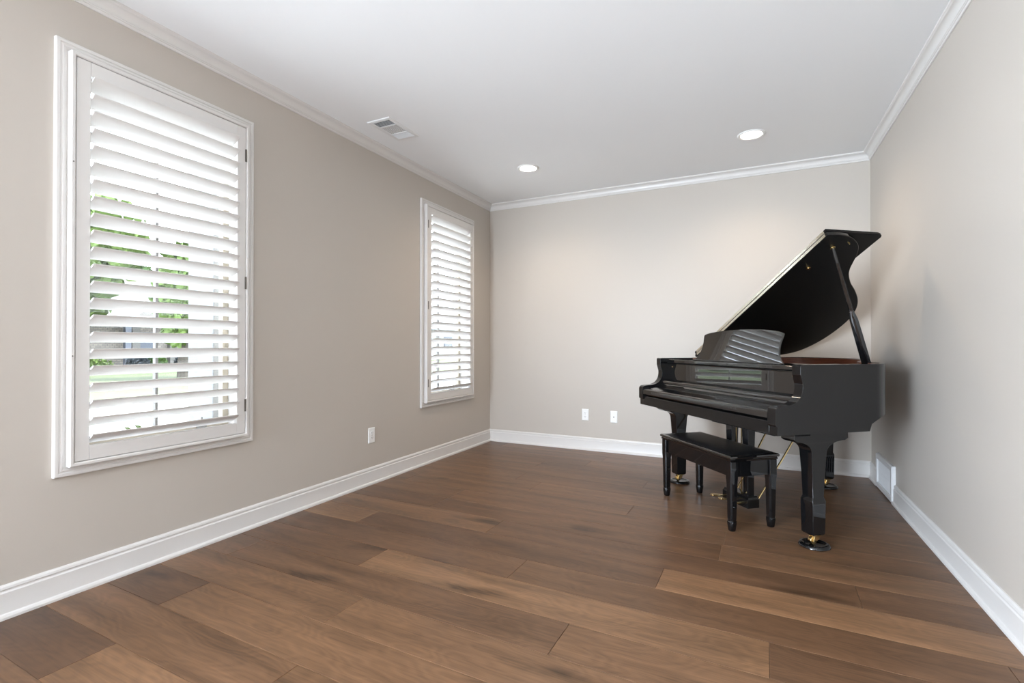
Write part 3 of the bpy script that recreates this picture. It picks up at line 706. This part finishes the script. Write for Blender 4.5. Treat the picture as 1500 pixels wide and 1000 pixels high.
# ------------------------------------------------------------------ piano bench
def bench():
    cu, cv = 0.0, -0.140
    x = PO[0] + cp * cu - sp * cv; y = PO[1] + sp * cu + cp * cv
    r = thing('piano_bench', 'glossy black piano bench with a padded black top in front of the piano', 'bench', (x, y, 0), PR)
    K = M['black']
    hx, hy = 0.385, 0.172
    def slab(z, ins): return (z, -hx + ins, hx - ins, -hy + ins, hy - ins)
    MB().rects([slab(0.408, 0.016), slab(0.412, 0.008), slab(0.420, 0.006), slab(0.423, 0.010), slab(0.426, 0.010), slab(0.428, 0.003), slab(0.434, 0.0), slab(0.442, 0.001), slab(0.446, 0.006)]).build('seat_lid', M['gloss'], r, smooth=30)
    # padded cushion, gently domed
    n, m = 24, 12; g = MB(); ax, ay = hx - 0.012, hy - 0.012
    for j in range(m + 1):
        for i in range(n + 1):
            a = -1 + 2 * i / n; b = -1 + 2 * j / m
            g.v.append((a * ax, b * ay, 0.4445 + 0.014 * ((1 - abs(a) ** 6) * (1 - abs(b) ** 4)) ** 0.6))
    for j in range(m):
        for i in range(n): q = j * (n + 1) + i; g.f.append((q, q + 1, q + n + 2, q + n + 1))
    g.build('seat_pad', M['vinyl'], r, smooth=60)
    for s in (-1, 1):
        MB().box(-0.332, 0.332, s * 0.139 - 0.009, s * 0.139 + 0.009, 0.318, 0.409).build('apron', K, r, smooth=0, bevel=0.002)
        MB().box(s * 0.356 - 0.009, s * 0.356 + 0.009, -0.120, 0.120, 0.318, 0.409).build('apron', K, r, smooth=0, bevel=0.002)
    def oct_(z, h, c, ox, oy): return [(ox + a * h, oy + b * h, z) for a, b in ((-1, -1 + c), (-1 + c, -1), (1 - c, -1), (1, -1 + c), (1, 1 - c), (1 - c, 1), (-1 + c, 1), (-1, 1 - c))]
    l0 = None
    for sx in (-1, 1):
        for sy in (-1, 1):
            if l0 is None:
                lv = [(0.0, 0.016, 0.5), (0.006, 0.019, 0.5), (0.045, 0.0235, 0.45), (0.056, 0.0235, 0.45), (0.060, 0.0205, 0.45), (0.066, 0.0205, 0.42), (0.072, 0.0215, 0.4), (0.28, 0.0245, 0.3), (0.31, 0.0250, 0.12), (0.409, 0.0250, 0.12)]
                l0 = MB().loop_loft([oct_(z, h, c, 0, 0) for z, h, c in lv]).build('leg', K, r, smooth=20, bevel=0.0012); o = l0
            else: o = share(l0, r)
            o.location = (sx * 0.352, sy * 0.136, 0)
bench()

# ------------------------------------------------------------------ outside
GZ = -0.45
struct(MB().box(-140, 60, -70, 140, GZ - 0.2, GZ).build('ground', M['concrete'], smooth=0))
struct(MB().box(-6.2, XL - WT - 0.01, 0.5, 7.0, GZ, GZ + 0.04).build('bounce_absorber', M['absorber'], smooth=0))  # dark ground added to cut light bouncing up onto the louvers
g1 = MB().box(-31.5, -14.5, -30, 90, GZ, GZ + 0.03).build('lawn', M['lawn'], smooth=0); g1['kind'] = 'structure'
g2 = MB().box(-120, -31.5, -60, 130, GZ, GZ + 0.05).build('far_lawn', M['lawn'], smooth=0); g2['kind'] = 'structure'
def house():
    r = thing('house', 'low brick house with a grey roof seen through the near window', 'house', (-33.0, 14.0, GZ))
    MB().box(-8, 0, -9, 14, 0, 3.1).build('wall', M['brick'], r, smooth=0)
    for y, hw in ((-5.2, 0.6), (2.45, 0.22), (4.75, 0.42), (9.0, 0.5)): MB().box(-0.4, 0.30, y - hw, y + hw, 0, 3.1).build('stone_pier', M['stone'], r, smooth=0, bevel=0.03)
    rf = MB().prism([(-9, 3.0), (0.95, 3.0), (0.95, 3.15), (-3.6, 6.2), (-9, 3.15)], lambda a, b, t: (a, t, b), -10, 15)
    rf.build('roof', M['shingle'], r, smooth=0)
    MB().box(0.85, 1.03, -10, 15, 2.86, 3.12).build('gutter', M['extwhite'], r, smooth=0)
    for y in (-1.6, 1.85, 5.45): MB().box(0.42, 0.68, y - 0.15, y + 0.15, 0, 3.0).build('porch_post', M['slate_paint'], r, smooth=0)
    d = MB().box(0.0, 0.06, 2.78, 3.5, 0.1, 2.3).build('door', M['slate_paint'], r, smooth=0)
    for y in (-3.2, 7.2, 11.2):
        f = MB(); f.box(0.0, 0.08, y - 0.8, y - 0.7, 0.8, 2.4); f.box(0.0, 0.08, y + 0.7, y + 0.8, 0.8, 2.4); f.box(0.0, 0.08, y - 0.7, y + 0.7, 2.3, 2.4); f.box(0.0, 0.08, y - 0.7, y + 0.7, 0.8, 0.9)
        f = f.build('window', M['extwhite'], r, smooth=0)
        MB().box(0.0, 0.03, y - 0.7, y + 0.7, 0.9, 2.3).build('pane', M['darkwin'], f, smooth=0)
    g = MB().prism([(2.0, 3.0), (6.4, 3.0), (4.2, 5.0)], lambda a, b, t: (t, a, b), -2, 0.8); g.build('gable', M['stone'], r, smooth=0)
house()
def house2():
    r = thing('house', 'pale house with a white garage door seen through the far window', 'house', (-31.0, 46.0, GZ))
    MB().box(-9, 0, -10, 12, 0, 3.2).build('wall', M['palewall'], r, smooth=0)
    MB().prism([(-10, 3.1), (1.2, 3.1), (1.2, 3.25), (-4.4, 6.4), (-10, 3.25)], lambda a, b, t: (a, t, b), -11, 13).build('roof', M['shingle'], r, smooth=0)
    g = MB()
    for k in range(4): g.box(0.0, 0.06, -7.5, -2.5, 0.05 + k * 0.58, 0.58 + k * 0.58)
    g.build('garage_door', M['stone'], r, smooth=0)
    for y in (1.0, 5.5):
        f = MB().box(0, 0.08, y - 0.8, y + 0.8, 0.8, 2.4).build('window', M['slate_paint'], r, smooth=0)
        MB().box(0.05, 0.10, y - 0.7, y + 0.7, 0.9, 2.3).build('pane', M['darkwin'], f, smooth=0)
house2()
def leaves(n, rx, ry, rz, size, rn, lobes=7):
    ls = [(rn.uniform(-.55, .55), rn.uniform(-.55, .55), rn.uniform(-.5, .5), rn.uniform(.4, .62)) for _ in range(lobes)]
    v = []; f = []
    for i in range(n):
        lx, ly, lz, lr = rn.choice(ls)
        d = Vector((rn.gauss(0, 1), rn.gauss(0, 1), rn.gauss(0, 1))).normalized() * lr * rn.uniform(0.6, 1.0)
        c = Vector(((lx + d.x) * rx, (ly + d.y) * ry, (lz + d.z) * rz))
        a = Vector((rn.gauss(0, 1), rn.gauss(0, 1), rn.gauss(0, 1))).normalized(); b = a.orthogonal().normalized() * size * 0.45; a = a * size
        k = len(v); v += [c - a, c - b, c + a, c + b]; f.append((k, k + 1, k + 2, k + 3))
    m = MB(); m.v = v; m.f = f; return m
rn = random.Random(11)
def tree(x, y, h, rad, m, label, name='tree', group='trees beyond the road'):
    r = thing(name, label, 'tree', (x, y, GZ), group=group)
    MB().tube([(0, 0, 0), (0.05, 0.02, h * 0.3), (0, 0.05, h * 0.7)], [0.28, 0.22, 0.1], 10).build('trunk', M['bark'], r)
    fo = leaves(int(250 * rad * rad) + 1500, rad, rad, h * 0.42, 0.34, rn, 12).build('foliage', m, r, smooth=0, normals=False); fo.location = (0, 0, h * 0.62); fo['kind'] = 'stuff'
tree(-27.0, 10.2, 8.5, 2.7, M['leaf2'], 'yellow green tree in front of the brick house, left in the near window')
tree(-50.5, 21.5, 12.0, 7.0, M['leaf'], 'tall green tree behind the left end of the brick house')
tree(-51.0, 34.5, 10.5, 6.5, M['leaf'], 'tall green tree behind the right end of the brick house')
tree(-24.0, 14.05, 6.6, 1.45, M['leaf2'], 'slender light green tree in front of the brick house, beside the white column')
def shrub(x, y, rx, ry, h, m, label, cat='shrub', n=900, size=0.10, z=GZ):
    r = thing('shrub', label, cat, (x, y, z), group='shrubs outside the windows')
    MB().tube([(0, 0, 0), (0.02, 0, h * 0.6)], [0.04, 0.02], 8).build('stem', M['bark'], r)
    f = leaves(n, rx, ry, h * 0.5, size, rn, 9).build('foliage', m, r, smooth=0, normals=False); f.location = (0, 0, h * 0.5); f['kind'] = 'stuff'
shrub(-30.4, 13.55, 0.8, 0.85, 1.25, M['leaf2'], 'bright green shrub before the brick house, leftmost of its bed')
shrub(-30.4, 15.25, 0.8, 0.62, 1.25, M['leaf3'], 'blue grey shrub before the brick house, between two green ones')
shrub(-30.4, 16.45, 0.7, 0.42, 1.15, M['leaf'], 'dark green shrub before the brick house, right of a blue grey one')
shrub(-30.4, 17.7, 0.8, 0.62, 1.25, M['leaf3'], 'blue grey shrub before the brick house, nearest the white column')
shrub(-5.3, 2.62, 0.26, 0.26, 0.90, M['leaf2'], 'small leafy plant below the near window, left of its middle bar', n=300, size=0.05)
shrub(-5.0, 3.22, 0.22, 0.20, 0.93, M['leaf2'], 'small leafy plant below the near window, beside the white column', n=300, size=0.05)
def column(x, y, w_, m, label, nm):
    r = thing(nm, label, 'column', (x, y, GZ))
    h = 3.35
    MB().box(-w_, w_, -w_, w_, 0.16, h - 0.14).build('shaft', m, r, smooth=0, bevel=0.01)
    MB().rects([(0, -w_ - .03, w_ + .03, -w_ - .03, w_ + .03), (0.13, -w_ - .03, w_ + .03, -w_ - .03, w_ + .03), (0.17, -w_, w_, -w_, w_)]).build('base', m, r, smooth=0)
    MB().rects([(h - .15, -w_, w_, -w_, w_), (h - 0.12, -w_ - .03, w_ + .03, -w_ - .03, w_ + .03), (h, -w_ - .03, w_ + .03, -w_ - .03, w_ + .03)]).build('capital', m, r, smooth=0)
column(-3.62, 2.385, 0.15, M['extwhite'], 'white square porch column just outside the near window', 'porch_column')
